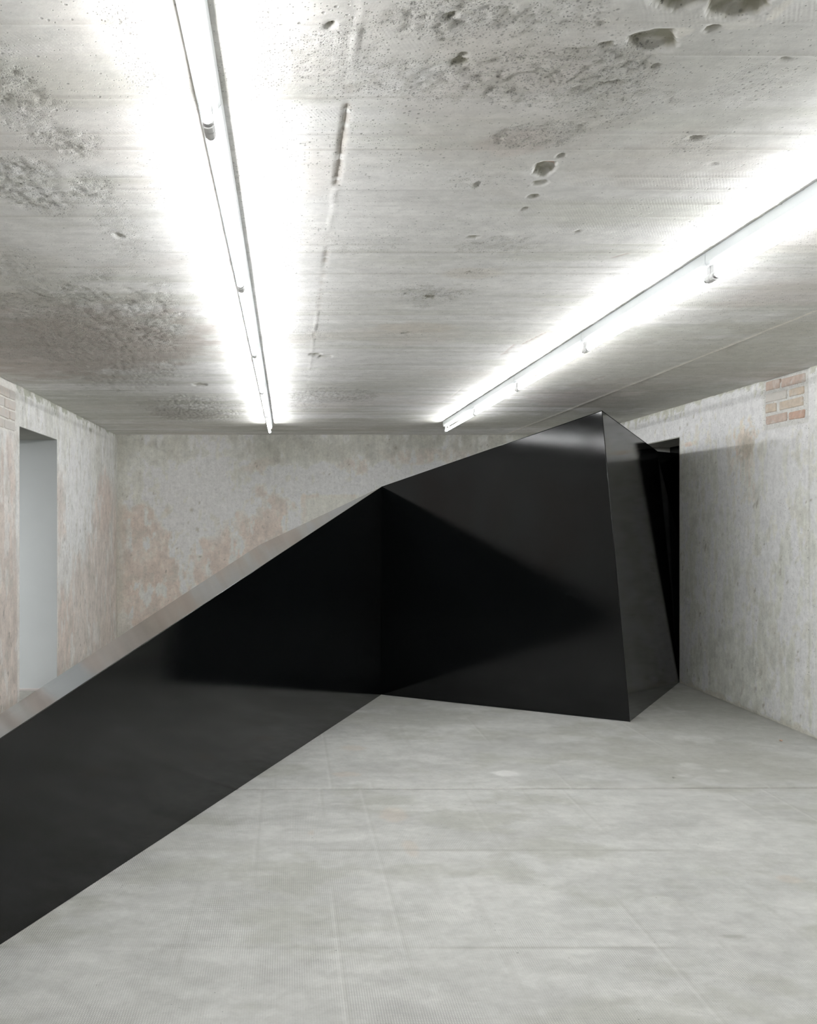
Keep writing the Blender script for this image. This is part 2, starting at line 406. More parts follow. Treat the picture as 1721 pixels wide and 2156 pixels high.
def c_ceil(U, V, h):
    rough, ho = _hm['c']
    c = np.ones(U.shape + (3,)) * np.array([0.585, 0.58, 0.565])
    idx = board_idx(V); side = (U > SEAM).astype(int)
    c *= (1 + 0.045 * BOFF[idx, 1 - side])[..., None]
    st = fbm(U * 0.9, V * 6.5, 12, 5)
    c = lerp3(c, (0.42, 0.425, 0.37), 0.55 * sstep(.5, .70, st))
    c = c * (1 + (.08 + .25 * sstep(4, 9, V)) * (fbm(U * 1.6, V * 22, 14, 5) - .5) + .16 * (fbm(U * 5, V * 9, 16, 5) - .5))[..., None]
    far = sstep(4.5, 9.0, V); c = lerp3(c, (0.35, 0.35, 0.30), (.25 + .45 * far) * sstep(.55, .68, fbm(U * .8, V * 5, 18, 6)))
    ed = np.minimum(abs(V - BOARDS[idx]), abs(V - BOARDS[np.clip(idx + 1, 0, len(BOARDS) - 1)]))
    c = lerp3(c, (0.33, 0.32, 0.28), .55 * np.exp(-(ed / (.004 + .0006 * V)) ** 2) * sstep(.45, .7, vn(U * 1.8, V * 9, 5)))
    warm = fbm(U * 1.2, V * 1.6, 21, 5)
    c = lerp3(c, (0.50, 0.45, 0.40), 0.35 * sstep(.52, .75, warm))
    def B(*a, **k): return blob(onC, U, V, *a, **k)
    # brown and pink stained zones, grey-green zones
    c = lerp3(c, (0.33, 0.285, 0.25), B(130, 740, 260, 60, .80, sh=-.5)); c = lerp3(c, (0.36, 0.32, 0.28), B(60, 660, 120, 50, .5))
    c = lerp3(c, (0.36, 0.36, 0.31), B(170, 860, 200, 22, .6)); c = lerp3(c, (0.30, 0.29, 0.26), B(390, 870, 60, 10, .7))
    c = lerp3(c, (0.42, 0.41, 0.37), B(40, 580, 110, 60, .5))
    c = lerp3(c, (0.44, 0.37, 0.33), B(1270, 830, 120, 26, .5)); c = lerp3(c, (0.36, 0.35, 0.30), B(1400, 770, 260, 60, .6))
    c = lerp3(c, (0.34, 0.34, 0.29), B(1200, 885, 260, 16, .75)); c = lerp3(c, (0.33, 0.33, 0.28), B(1480, 840, 200, 26, .7))
    c = lerp3(c, (0.46, 0.41, 0.38), B(1660, 620, 120, 25, .5)); c = lerp3(c, (0.38, 0.37, 0.32), B(1650, 720, 120, 60, .6))
    c = lerp3(c, (0.44, 0.41, 0.38), B(1150, 230, 220, 110, .45)); c = lerp3(c, (0.47, 0.43, 0.39), B(1090, 140, 170, 60, .45))
    c = lerp3(c, (0.45, 0.43, 0.39), B(1000, 60, 260, 90, .45)); c = lerp3(c, (0.42, 0.42, 0.39), B(1500, 150, 260, 120, .55))
    c = lerp3(c, (0.46, 0.39, 0.35), B(1080, 300, 70, 25, .4)); c = lerp3(c, (0.45, 0.42, 0.38), B(1400, 340, 160, 50, .4))
    c = lerp3(c, (0.50, 0.45, 0.38), B(870, 690, 80, 14, .5)); c = lerp3(c, (0.52, 0.47, 0.40), B(1000, 575, 60, 12, .4))
    c = lerp3(c, (0.47, 0.46, 0.42), B(940, 800, 200, 18, .4)); c = lerp3(c, (0.40, 0.39, 0.34), B(700, 893, 500, 9, .5))
    c = lerp3(c, (0.36, 0.35, 0.31), 0.35 * rough * sstep(.5, .35, fbm(U * 42, V * 42, 4, 3)) * 2)
    hm = sstep(.004, .010, ho)
    c = lerp3(c, (0.235, 0.225, 0.17), 0.8 * hm * sstep(.3, .6, fbm(U * 22, V * 22, 6)) + 0.2 * hm)
    def ell(px, py, rx, ry):
        u0, v0 = onC(px, py); a, b = radii(onC, px, py, rx, ry)
        r = np.sqrt(((U - u0) / a) ** 2 + ((V - v0) / b) ** 2) + (fbm(U * 28, V * 28, 11) - .5) * .7
        return sstep(1.1, .85, r)
    c = lerp3(c, (0.62, 0.60, 0.55), .8 * ell(1425, 72, 26, 12) * (1 - hm)); c = lerp3(c, (0.64, 0.62, 0.57), .9 * ell(1640, 22, 14, 26))
    c = lerp3(c, (0.60, 0.59, 0.55), .8 * ell(1560, 52, 50, 12) * (1 - hm)); c = lerp3(c, (0.45, 0.24, 0.15), .9 * ell(1158, 353, 7, 5))
    c = lerp3(c, (0.28, 0.24, 0.20), 0.8 * seam_fn(V) * sstep(.3, .5, vn(V * 45, V * 0, 8)) * np.exp(-((U - SEAM) / 0.012) ** 2))
    c = lerp3(c, (0.66, 0.62, 0.54), 0.8 * np.exp(-((U - 2.80) / 0.008) ** 2) * (V > 2.5))
    for i, a in enumerate(SCR):
        c = lerp3(c, (0.30, 0.20, 0.16) if i < 5 else (0.62, 0.60, 0.55), .7 * seg_mask(U, V, onC(*a[:2]), onC(*a[2:]), 0.005))
    return c, np.clip(rough, 0, 1)
ux = axis((XL - .02, -1.6, .02), (-1.6, 2.0, .0095), (2.0, XR + .02, .016), must=())
vy = axis((YF - .02, 1.6, .12), (1.6, 3.0, .0080), (3.0, 5.5, .014), (5.5, YB + .02, .03))
ceiling = grid_obj('ceiling', ux, vy, lambda U, V, h: (U, V, ZC + h), M_ceil, h_ceil, c_ceil, flip=True)
ceiling['kind'] = 'structure'
slab = boxes('ceiling_slab', [(XL - 3.6, XR + 2.2, YF - .3, YB + .3, ZC + .09, ZC + .3)], M_struct, ceiling)

# ------------------------------------------------------------------ floor
FJ = [onF(900, 1660)[1], onF(900, 1790)[1], onF(900, 1995)[1], onF(1500, 1566)[1], onF(1000, 1512)[1]]
def h_floor(U, V):
    wob = 0.006 * (fbm(U * 1.5, V * 0 + 3, 2) - .5)
    h = 0.0015 * (fbm(U * 1.2, V * 1.2, 15) - .5)
    h -= 0.012 * np.exp(-((V - FJ[0] + wob - (U - 1.2) * 0.010) / 0.009) ** 2)
    h -= 0.0018 * np.exp(-((V - FJ[1] + wob) / 0.006) ** 2) + 0.0018 * np.exp(-((V - FJ[2] + wob) / 0.005) ** 2)
    return h
def c_floor(U, V, h):
    c = np.ones(U.shape + (3,)) * np.array([0.475, 0.478, 0.455])
    a = fbm(U * 1.4, V * 2.0, 3, 5); b = fbm(U * 4, V * 7, 9, 5)
    c *= (0.80 + 0.36 * a + 0.34 * (b - .5) + .22 * (fbm(U * 9, V * 16, 33, 5) - .5))[..., None]
    c = lerp3(c, (0.37, 0.375, 0.33), 0.7 * sstep(.52, .70, fbm(U * 2.2, V * 3.4, 30, 6)))
    c = lerp3(c, (0.60, 0.60, 0.57), 0.45 * sstep(.57, .72, fbm(U * 3.0, V * 7, 41, 6)))
    def B(*a, **k): return blob(onF, U, V, *a, **k)
    c = lerp3(c, (0.29, 0.30, 0.265), B(1520, 1480, 150, 26, .6)); c = lerp3(c, (0.33, 0.335, 0.30), B(1560, 1530, 190, 30, .55))
    c = lerp3(c, (0.34, 0.34, 0.30), B(1420, 1590, 180, 30, .5)); c = lerp3(c, (0.33, 0.335, 0.29), B(900, 1510, 110, 16, .45))
    c = lerp3(c, (0.36, 0.36, 0.32), B(1600, 1620, 150, 30, .5)); c = lerp3(c, (0.37, 0.37, 0.33), B(1190, 1650, 80, 8, .5))
    for q in ((1067, 1628, 26, 6), (1450, 1612, 20, 5), (1470, 1555, 40, 7), (1440, 1633, 14, 3), (1520, 1622, 12, 3), (690, 1548, 14, 3), (770, 1590, 16, 3), (1150, 1560, 24, 4)):
        c = lerp3(c, (0.60, 0.60, 0.57), B(*q, .5, nz=.9, fs=16, soft=.35))
    c = lerp3(c, (0.68, 0.68, 0.66), B(1067, 1628, 24, 5, 1, nz=.2, fs=16))
    for q in ((828, 1715, 24, 14), (865, 1785, 14, 14), (657, 1753, 6, 5), (1660, 1850, 22, 8), (730, 1630, 24, 5), (745, 1575, 24, 5)):
        c = lerp3(c, (0.56, 0.45, 0.35), B(*q, .35, nz=.4, fs=16))
    c = lerp3(c, (0.30, 0.30, 0.27), B(1545, 1972, 22, 4, .8, fs=20)); c = lerp3(c, (0.40, 0.40, 0.36), B(400, 1780, 140, 14, .3))
    c = lerp3(c, (0.14, 0.13, 0.11), 0.95 * np.exp(-((V - FJ[0] + 0.006 * (fbm(U * 1.5, V * 0 + 3, 2) - .5) - (U - 1.2) * 0.010) / 0.011) ** 2) * (0.5 + .5 * vn(U * 5, V * 0, 3)) * sstep(-1.2, 1.0, U + .6))
    for j in FJ[1:]:
        c = lerp3(c, (0.27, 0.27, 0.24), 0.6 * np.exp(-((V - j) / 0.010) ** 2) * sstep(.25, .6, vn(U * 1.7, V * 0 + j, 4)))
    for k, x in enumerate(np.arange(-1.9, 3.7, 0.29)):           # print seams of the mat running away from the viewer
        f1 = V > FJ[0]
        xx = x + (0.05 if k % 2 else 0) + np.where(f1, 0.07, 0)
        c = lerp3(c, (0.60, 0.60, 0.57), 0.40 * np.exp(-((U - xx) / 0.006) ** 2) * sstep(.6, .8, vn(V * 1.3 + x * 7, V * 0, 6)))
        c = lerp3(c, (0.36, 0.36, 0.33), 0.35 * np.exp(-((U - xx - .014) / 0.008) ** 2) * sstep(.5, .7, vn(V * 1.3 + x * 7, V * 0, 6)))
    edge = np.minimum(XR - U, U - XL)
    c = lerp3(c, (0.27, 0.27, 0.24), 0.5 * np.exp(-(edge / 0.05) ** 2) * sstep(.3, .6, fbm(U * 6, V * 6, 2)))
    right = sstep(1.9, 3.0, U) * sstep(3.3, 5.0, V)
    return c, 1.0 - 0.75 * right
ux = axis((XL - .02, XR + .02, .014)); vy = axis((YF - .02, 1.9, .12), (1.9, 5.6, .0125), (5.6, YB + .02, .035))
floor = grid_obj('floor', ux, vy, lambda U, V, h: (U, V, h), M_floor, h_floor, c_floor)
floor['kind'] = 'structure'
boxes('floor_slab', [(XL - .02, XR + 2.2, YF - .3, YB + .3, -.3, -.02), (XL - 3.6, XL - .02, YF - .3, YB + .3, -.3, -.065)], M_struct, floor)
boxes('threshold', [(XL - TL, XL - .0, DLY0 - .02, DLY1 + .02, -.12, -.055)], plain('worn_screed', (0.36, 0.35, 0.32), .8, .2, 8, .15, .3), floor)
boxes('door_sill', [(XR, XR + 1.6, DRY0 - .05, DRY1 + .05, -.08, -.001)], M_struct, floor)

# ------------------------------------------------------------------ walls
def near_edge(U, V, a, b, z):
    dx = np.maximum(np.maximum(a - U, U - b), 0); dz = np.maximum(V - z, 0)
    return 0.12 + .88 * sstep(.0, .05, np.hypot(dx, dz))
def top_fray(U, V, s):                                           # crumbling upper edge, grey concrete showing
    n = fbm(U * 16, V * 10, s, 4)
    return sstep(0.015, -0.005, (ZC - V) - 0.20 * np.maximum(0, n - .44) / .3 * vn(U * 2.2, U * 0, s + 3))
def brushed(c, U, V, s):
    a = fbm(U * 26, V * 3.5, s, 4); b = fbm(U * 11, V * 9, s + 2, 5)
    c = c * (1 + .26 * (a - .5) + .55 * (b - .5))[..., None]
    c = lerp3(c, (0.64, 0.64, 0.62), .5 * sstep(.56, .66, fbm(U * 9, V * 3.5, s + 4, 6)))
    return lerp3(c, (0.36, 0.345, 0.30), .45 * sstep(.60, .70, fbm(U * 13, V * 7, s + 9, 6)))
def chips(c, U, V, s, n, u0, u1, v0, v1, col=(0.16, 0.14, 0.11)):
    rs = np.random.RandomState(s)
    for k in range(n):
        u = rs.uniform(u0, u1); v = v0 + (v1 - v0) * rs.rand() ** 1.3; a = rs.uniform(.006, .016); b = a * rs.uniform(.8, 2.8)
        w = (abs(U - u) < 4 * a) & (abs(V - v) < 4 * b)
        if not w.any(): continue
        d = ((U[w] - u + .3 * (V[w] - v)) / a) ** 2 + ((V[w] - v) / b) ** 2 + 1.6 * (vn(U[w] * 90, V[w] * 90, s) - .5)
        c[w] = lerp3(c[w], col, rs.uniform(.35, .8) * sstep(1.3, .5, d))
    return c
def foot(U, V, s):
    return sstep(0.03, 0.0, V - 0.16 * np.maximum(0, fbm(U * 8, V * 4, s) - .45))
RBY0, RBY1 = onR(1698, 900)[0], onR(1606, 900)[0]
RBZ0 = 2.28
def h_right(U, V):
    h = 0.006 * (fbm(U * 1.5, V * 1.1, 60) - .5) + 0.0035 * (fbm(U * 14, V * 4, 61) - .5)
    h -= 0.012 * top_fray(U, V, 62) + 0.015 * foot(U, V, 63) * fbm(U * 20, V * 20, 4)
    inb = sstep(RBY0 - .03, RBY0 + .0, U) * sstep(RBY1 + .03, RBY1, U) * sstep(RBZ0 - .03, RBZ0, V)
    h -= 0.018 * inb
    h -= 0.006 * np.exp(-((U - onR(1703, 1000)[0]) / 0.006) ** 2) * (V < 2.3)
    for px, py, r in ((1625, 930, .012), (1600, 1415, .03), (1590, 1450, .014), (1470, 1430, .02), (1610, 1500, .02), (1605, 10, .01), (1680, 1390, .02), (1627, 1150, .006), (1460, 1397, .008), (1640, 1040, .006)):
        y, z = onR(px, py); h -= 0.012 * np.exp(-(((U - y) / r) ** 2 + ((V - z) / (r * 1.3)) ** 2))
    y0, z0 = onR(1590, 1153); y1, z1 = onR(1645, 1156)
    h -= 0.004 * seg_mask(U, V, (y0, z0), (y1, z1), .004)
    return h
def c_right(U, V, h):
    c = np.ones(U.shape + (3,)) * np.array([0.56, 0.563, 0.54])
    st = fbm(U * 7, V * 0.9, 70, 5)
    c = lerp3(c, (0.39, 0.395, 0.335), 0.55 * sstep(.46, .68, st)); c = lerp3(c, (0.64, 0.645, 0.625), 0.6 * sstep(.54, .72, fbm(U * 5, V * 1.3, 72, 5)))
    c = lerp3(c, (0.42, 0.425, 0.38), .5 * sstep(.5, .66, fbm(U * 2, V * 1.8, 75, 5)))
    def B(*a, **k): return blob(onR, U, V, *a, **k)
    up = sstep(2.12, 2.32, V + 0.10 * (fbm(U * 5, V * 1, 71) - .5))
    c = lerp3(c, (0.66, 0.665, 0.65), .85 * up)
    c = lerp3(c, (0.40, 0.40, 0.34), B(1465, 1010, 34, 90, .25)); c = lerp3(c, (0.42, 0.42, 0.37), B(1470, 1160, 20, 160, .35))
    c = lerp3(c, (0.40, 0.30, 0.225), B(1568, 930, 24, 34, .75, nz=1.0, fs=14, soft=.4)); c = lerp3(c, (0.48, 0.39, 0.33), B(1572, 985, 30, 60, .45, nz=1.0, fs=14, soft=.4) * sstep(.35, .6, fbm(U * 40, V * 2, 9, 3)))
    c = lerp3(c, (0.27, 0.245, 0.195), B(1572, 938, 14, 22, .8, nz=1.0, fs=30, soft=.4)); c = lerp3(c, (0.54, 0.35, 0.25), B(1452, 935, 12, 5, .6, fs=30))
    c = lerp3(c, (0.50, 0.45, 0.38), B(1500, 910, 50, 30, .5))
    tl = onR(1460, 945)[1]
    c = lerp3(c, (0.38, 0.385, 0.34), B(1560, 1420, 60, 70, .5)); c = lerp3(c, (0.37, 0.37, 0.32), B(1620, 1330, 50, 60, .4))
    c = brushed(c, U, V, 5)
    c = chips(c, U, V, 51, 110, 5.9, YB, .03, 1.4); c = chips(c, U, V, 52, 40, 5.9, YB, 1.2, 2.6)
    c = lerp3(c, (0.36, 0.34, 0.28), .7 * foot(U, V, 63)); c = lerp3(c, (0.28, 0.28, 0.22), .8 * top_fray(U, V, 62))
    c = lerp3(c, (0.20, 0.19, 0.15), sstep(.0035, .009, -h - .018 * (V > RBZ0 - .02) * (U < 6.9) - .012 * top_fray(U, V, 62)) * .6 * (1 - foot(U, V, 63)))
    inb = sstep(RBY0 - .02, RBY0 + .0, U) * sstep(RBY1 + .02, RBY1, U) * sstep(RBZ0 - .02, RBZ0, V)
    c = lerp3(c, (0.39, 0.39, 0.37), inb)
    return c, np.zeros_like(U) + .15 * up
us = axis((YF - .02, 5.8, .08), (5.8, YB + .02, .016), must=(DRY0, DRY1)); vs = axis((0, ZC + .03, .014), must=(DRZ,))
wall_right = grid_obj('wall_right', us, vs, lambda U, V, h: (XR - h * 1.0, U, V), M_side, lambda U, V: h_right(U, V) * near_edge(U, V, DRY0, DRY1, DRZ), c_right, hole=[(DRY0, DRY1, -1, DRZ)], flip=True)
wall_right['kind'] = 'structure'
e = .03
boxes('wall_core', [(XR + e, XR + TR, YF - .3, DRY0 + .002, -.05, ZC + .1), (XR + e, XR + TR, DRY1 - .002, YB + .3, -.05, ZC + .1), (XR + e, XR + TR, DRY0, DRY1, DRZ - .002, ZC + .1),
      (XR - .002, XR + e, DRY0 - .01, DRY0 + .002, 0, DRZ), (XR - .002, XR + e, DRY0, DRY1, DRZ - .002, DRZ + .008)], M_struct, wall_right)

PINK = (0.46, 0.375, 0.32)
LBY, LBZ = onL(35, 830)[0], onL(20, 905)[1]
def h_left(U, V):
    h = 0.006 * (fbm(U * 1.5, V * 1.1, 80) - .5) + 0.005 * (fbm(U * 12, V * 4, 81) - .5)
    h -= 0.014 * top_fray(U, V, 82) + 0.012 * foot(U, V, 83)
    inb = sstep(LBY + .01, LBY - .01, U) * sstep(LBZ - .02, LBZ, V) * (U > 5.6)
    h -= 0.012 * inb
    h -= .006 * np.exp(-((U - DLY0 + .03) / .008) ** 2) * (V > DLZ)
    h -= .010 * sstep(.05, .0, DLY0 - U) * (U < DLY0) * sstep(.5, .62, fbm(U * 3, V * 3.0, 85)) * (V < DLZ)
    return h
def c_left(U, V, h):
    c = np.ones(U.shape + (3,)) * np.array([0.60, 0.60, 0.58])
    st = fbm(U * 7, V * 0.9, 90, 5)
    c = lerp3(c, (0.47, 0.47, 0.42), 0.6 * sstep(.46, .66, st))
    near = U < DLY0
    pk = sstep(.40, .60, fbm(U * 4, V * 0.9, 92, 5)); c = lerp3(c, PINK, pk * .8 * near * sstep(2.35, 2.15, V))
    # pinkish bare plaster right of the doorway, white wash in a crooked vertical tongue
    c = lerp3(c, (0.50, 0.42, 0.37), .7 * (~near) * sstep(.36, .58, fbm(U * 3, V * 1.0, 94, 5) + .22 * sstep(1.9, .6, V)) * sstep(2.2, 1.8, V))
    def B(*a, **k): return blob(onL, U, V, *a, **k)
    c = lerp3(c, (0.63, 0.64, 0.63), B(165, 1050, 26, 110, .95, nz=.4)); c = lerp3(c, (0.62, 0.63, 0.62), B(140, 1190, 14, 60, .7, nz=.4))
    c = lerp3(c, (0.50, 0.41, 0.36), B(218, 1060, 14, 60, .6)); c = lerp3(c, (0.47, 0.38, 0.33), B(135, 1330, 18, 70, .6))
    c = lerp3(c, (0.26, 0.27, 0.21), .9 * top_fray(U, V, 82)); c = lerp3(c, (0.40, 0.38, 0.34), .6 * foot(U, V, 83))
    c = brushed(c, U, V, 6)
    c = chips(c, U, V, 53, 130, 6.3, YB, .1, 2.62)
    dots = (vn(U * 60, V * 26, 96) > .93) & (fbm(U * 2, V * 2, 97) > .45)
    c = lerp3(c, (0.33, 0.31, 0.26), .6 * dots.astype(float))
    jb = np.exp(-((U - DLY0 + .03) / .03) ** 2) + np.exp(-((U - DLY1 - .02) / .02) ** 2)
    c = lerp3(c, (0.64, 0.63, 0.60), .7 * np.clip(jb, 0, 1) * (V < DLZ + .05) * sstep(.65, .45, fbm(U * 3, V * 3, 85)))
    inb = sstep(LBY + .01, LBY - .01, U) * sstep(LBZ - .02, LBZ, V) * (U > 5.6)
    c = lerp3(c, (0.60, 0.58, 0.54), inb)
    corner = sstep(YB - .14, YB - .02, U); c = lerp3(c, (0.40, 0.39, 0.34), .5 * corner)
    return c, np.zeros_like(U)
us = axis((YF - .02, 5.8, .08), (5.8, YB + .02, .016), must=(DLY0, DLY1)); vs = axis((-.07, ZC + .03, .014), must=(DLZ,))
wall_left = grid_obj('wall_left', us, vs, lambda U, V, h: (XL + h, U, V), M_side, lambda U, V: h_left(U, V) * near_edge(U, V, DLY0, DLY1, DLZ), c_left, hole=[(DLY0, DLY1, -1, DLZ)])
wall_left['kind'] = 'structure'
boxes('wall_core', [(XL - TL, XL - e, YF - .3, DLY0 + .002, -.1, ZC + .1), (XL - TL, XL - e, DLY0, DLY1, DLZ - .002, ZC + .1)], M_struct, wall_left)
boxes('door_reveal', [(XL - TL, XL - .001, DLY1 - .003, DLY1 + .004, -.1, DLZ + .002), (XL - TL, XL - .03, DLY1 + .004, DLY1 + .21, -.1, ZC + .1), (XL - TL, XL - .03, DLY1 + .2, YB + .3, -.1, ZC + .1)], M_plaster, wall_left)
boxes('door_soffit', [(XL - TL, XL - .001, DLY0 + .0, DLY1 - .003, DLZ - .004, DLZ + .003)], plain('grey_soffit', (0.40, 0.40, 0.37), .9, .1, 6, .05), wall_left)
boxes('door_jamb', [(XL - TL, XL - .001, DLY0 - .004, DLY0 + .002, -.06, DLZ)], plain('flaking_limewash', (0.56, 0.55, 0.51), .95, .1, 30, .12, .7), wall_left)
boxes('reveal_skirting', [(XL - TL, XL - .06, DLY1 - .012, DLY1 - .003, -.056, -.035)], M_skirt, wall_left, .002)

def h_back(U, V):
    h = 0.008 * (fbm(U * 1.5, V * 1.4, 100) - .5) + 0.005 * (fbm(U * 8, V * 6, 101) - .5) - .012 * foot(U, V, 103)
    for px, py, r in ((403, 1074, .045), (835, 943, .03), (789, 988, .012), (1013, 940, .03)):
        x, z = onB(px, py); h -= 0.012 * np.exp(-(((U - x) / r) ** 2 + ((V - z) / (r * 1.2)) ** 2))
    for py, x0, x1 in ((1027, 247, 420), (1091, 247, 480), (1207, 300, 420), (1010, 540, 720)):
        h -= 0.005 * seg_mask(U, V, onB(x0, py), onB(x1, py + 3), .006)
    return h
def c_back(U, V, h):
    c = np.ones(U.shape + (3,)) * np.array([0.62, 0.623, 0.595])
    c = lerp3(c, (0.45, 0.45, 0.40), 0.5 * sstep(.42, .64, fbm(U * 2.6, V * 2.2, 110, 6)))
    c = lerp3(c, (0.40, 0.40, 0.355), 0.6 * sstep(.50, .66, fbm(U * 6, V * 3, 111, 6)))
    c = lerp3(c, (0.66, 0.67, 0.65), 0.6 * sstep(.56, .72, fbm(U * 5, V * 2.6, 113, 6)))
    def B(*a, **k): return blob(onB, U, V, *a, **k)
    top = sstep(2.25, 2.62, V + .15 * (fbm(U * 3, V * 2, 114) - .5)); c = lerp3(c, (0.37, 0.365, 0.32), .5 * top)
    P = (0.45, 0.375, 0.325)
    for q in ((300, 1150, 80, 90, .85), (310, 1260, 90, 70, .85), (420, 1160, 60, 60, .7), (500, 1140, 70, 70, .9), (570, 1090, 40, 60, .85), (440, 1240, 70, 50, .8), (330, 1340, 80, 30, .8), (560, 985, 40, 16, .7), (745, 985, 28, 28, .7),
              (870, 965, 40, 14, .4), (280, 1105, 40, 20, .5), (900, 960, 90, 18, .4)):
        c = lerp3(c, P, B(*q, nz=.7, fs=4))
    for q in ((430, 1050, 90, 60, .75), (640, 1010, 90, 30, .7), (385, 1120, 26, 60, .7), (820, 1010, 60, 20, .7), (700, 1020, 60, 20, .6), (460, 960, 60, 30, .4)):
        c = lerp3(c, (0.635, 0.645, 0.62), B(*q, nz=.7, fs=4))
    for q in ((640, 950, 60, 26, .5), (740, 940, 80, 30, .55), (350, 950, 90, 26, .5), (960, 925, 160, 26, .6), (270, 990, 30, 60, .5), (545, 960, 34, 20, .5), (1070, 930, 90, 20, .5)):
        c = lerp3(c, (0.35, 0.345, 0.30), B(*q, nz=.9, fs=5))
    c = brushed(c, U, V, 7)
    c = chips(c, U, V, 54, 110, XL, XR, .9, 2.62)
    # smooth rectangular repair with a pinkish rim
    (x0, z1), (x1, z0) = onB(634, 1040), onB(770, 1170)
    wob = .02 * (fbm(U * 4, V * 4, 120) - .5)
    def rect(a, b, cc, d, s): return sstep(a - s, a + s, U + wob) * sstep(b + s, b - s, U + wob) * sstep(cc - s, cc + s, V + wob) * sstep(d + s, d - s, V + wob)
    c = lerp3(c, (0.50, 0.42, 0.36), .6 * rect(x0, x1, z0, z1, .02)); c = lerp3(c, (0.50, 0.50, 0.45), .9 * rect(x0 + .06, x1 - .06, z0, z1 - .05, .03))
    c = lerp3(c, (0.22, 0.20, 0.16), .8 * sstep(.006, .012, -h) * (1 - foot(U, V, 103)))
    c = lerp3(c, (0.36, 0.35, 0.31), .6 * foot(U, V, 103))
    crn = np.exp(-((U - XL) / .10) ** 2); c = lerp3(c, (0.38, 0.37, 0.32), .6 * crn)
    return c, np.zeros_like(U)
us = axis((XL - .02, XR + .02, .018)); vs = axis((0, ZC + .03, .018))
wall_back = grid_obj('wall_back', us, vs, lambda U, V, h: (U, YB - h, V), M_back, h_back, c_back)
wall_back['kind'] = 'structure'
boxes('wall_core', [(XL - .3, XR + .3, YB + .03, YB + .3, -.1, ZC + .1)], M_struct, wall_back)
def c_plainw(U, V, h):
    c = np.ones(U.shape + (3,)) * np.array([0.50, 0.50, 0.47]); return c * (0.8 + .4 * fbm(U, V, 7))[..., None], np.zeros_like(U)
wall_front = grid_obj('wall_front', axis((XL - .02, XR + .02, .08)), axis((0, ZC + .03, .08)), lambda U, V, h: (U, YF + h, V), M_back, None, c_plainw, flip=True)
wall_front['kind'] = 'structure'
boxes('wall_core', [(XL - .3, XR + .3, YF - .3, YF - .03, -.1, ZC + .1)], M_struct, wall_front)
# the room beyond the left doorway and the dark passage beyond the right one
side = boxes('wall_side_room', [(XL - 3.6, XL - 3.5, 3.0, YB + .3, -.1, ZC + .1), (XL - 3.6, XL - TL, 2.9, 3.0, -.1, ZC + .1), (XL - 3.6, XL - TL, YB + .2, YB + .3, -.1, ZC + .1)], M_plaster)
side['kind'] = 'structure'
pas = boxes('wall_passage', [(XR + 2.1, XR + 2.2, 7.4, 10.4, -.1, ZC + .1), (XR + TR, XR + 2.2, 7.3, 7.4, -.1, ZC + .1), (XR + TR, XR + 2.2, 10.4, 10.5, -.1, ZC + .1)], M_struct)
pas['kind'] = 'structure'

# ------------------------------------------------------------------ bricks laid bare in both side walls
def brick(parent, quad, surf, mat, out=0.006, rr=None):
    """quad = (px0, py_top_left, py_bottom_left, px1, py_top_right, py_bottom_right); chipped prism with rounded corners"""
    px0, t0, b0, px1, t1, b1 = quad
    A = [surf(px0, b0), surf(px1, b1), surf(px1, t1), surf(px0, t0)]
    cu = sum(a[0] for a in A) / 4; cv = sum(a[1] for a in A) / 4
    u0, u1 = sorted((A[0][0], A[1][0])); v0 = (A[0][1] + A[1][1]) / 2; v1 = (A[2][1] + A[3][1]) / 2
    if surf is onL and u0 < 6.6: u0 = u1 - max(.1, u1 - u0)
    pts = []; r = .010
    for (x, y, a0) in ((u1 - r, v1 - r, 0), (u0 + r, v1 - r, 90), (u0 + r, v0 + r, 180), (u1 - r, v0 + r, 270)):
        for a in (0, 45, 90):
            q = math.radians(a0 + a); pts.append((x + r * math.cos(q) + _rs.uniform(-.003, .003), y + r * math.sin(q) + _rs.uniform(-.003, .003)))
    n = len(pts); V = []
    X = XR if surf is onR else XL; sg = -1 if surf is onR else 1
    base = -.035; o_ = out + _rs.uniform(-.002, .003)
    for d, s in ((base, 1), (o_ - .004, 1), (o_, .94)):
        for (a, b) in pts: V.append((X + sg * d, cu_(a, (u0 + u1) / 2, s, .004), cu_(b, (v0 + v1) / 2, s, .004)))
    V.append((X + sg * (o_ + .001), (u0 + u1) / 2, (v0 + v1) / 2)); Fc = []
    for k in range(2):
        for i in range(n):
            j = (i + 1) % n; Fc.append((k * n + i, k * n + j, k * n + n + j, k * n + n + i))
    for i in range(n): Fc.append((2 * n + i, 2 * n + (i + 1) % n, 3 * n))
    Fc.append(tuple(range(n)))
    return mesh_obj('brick', V, Fc, mat, parent)
def cu_(a, c, s, d): return a if s == 1 else a - math.copysign(min(d, abs(a - c)), a - c)
Z = 5.737
def zq(ox, oy, x0, t0, b0, x1, t1, b1): return (ox + x0 / Z, oy + t0 / Z, oy + b0 / Z, ox + x1 / Z, oy + t1 / Z, oy + b1 / Z)
for q, mi in (((1085, 315, 425, 1250, 275, 380), 0), ((1275, 275, 375, 1555, 205, 310), 0), ((1085, 462, 555, 1335, 408, 515), 3), ((1368, 398, 478, 1540, 362, 462), 1),
              ((1085, 590, 690, 1210, 555, 665), 1), ((1250, 545, 648, 1530, 495, 605), 1), ((1085, 718, 828, 1335, 682, 775), 0), ((1362, 680, 775, 1548, 632, 735), 2)):
    brick(wall_right, zq(1421, 750, *q), onR, BR[mi], -.008)
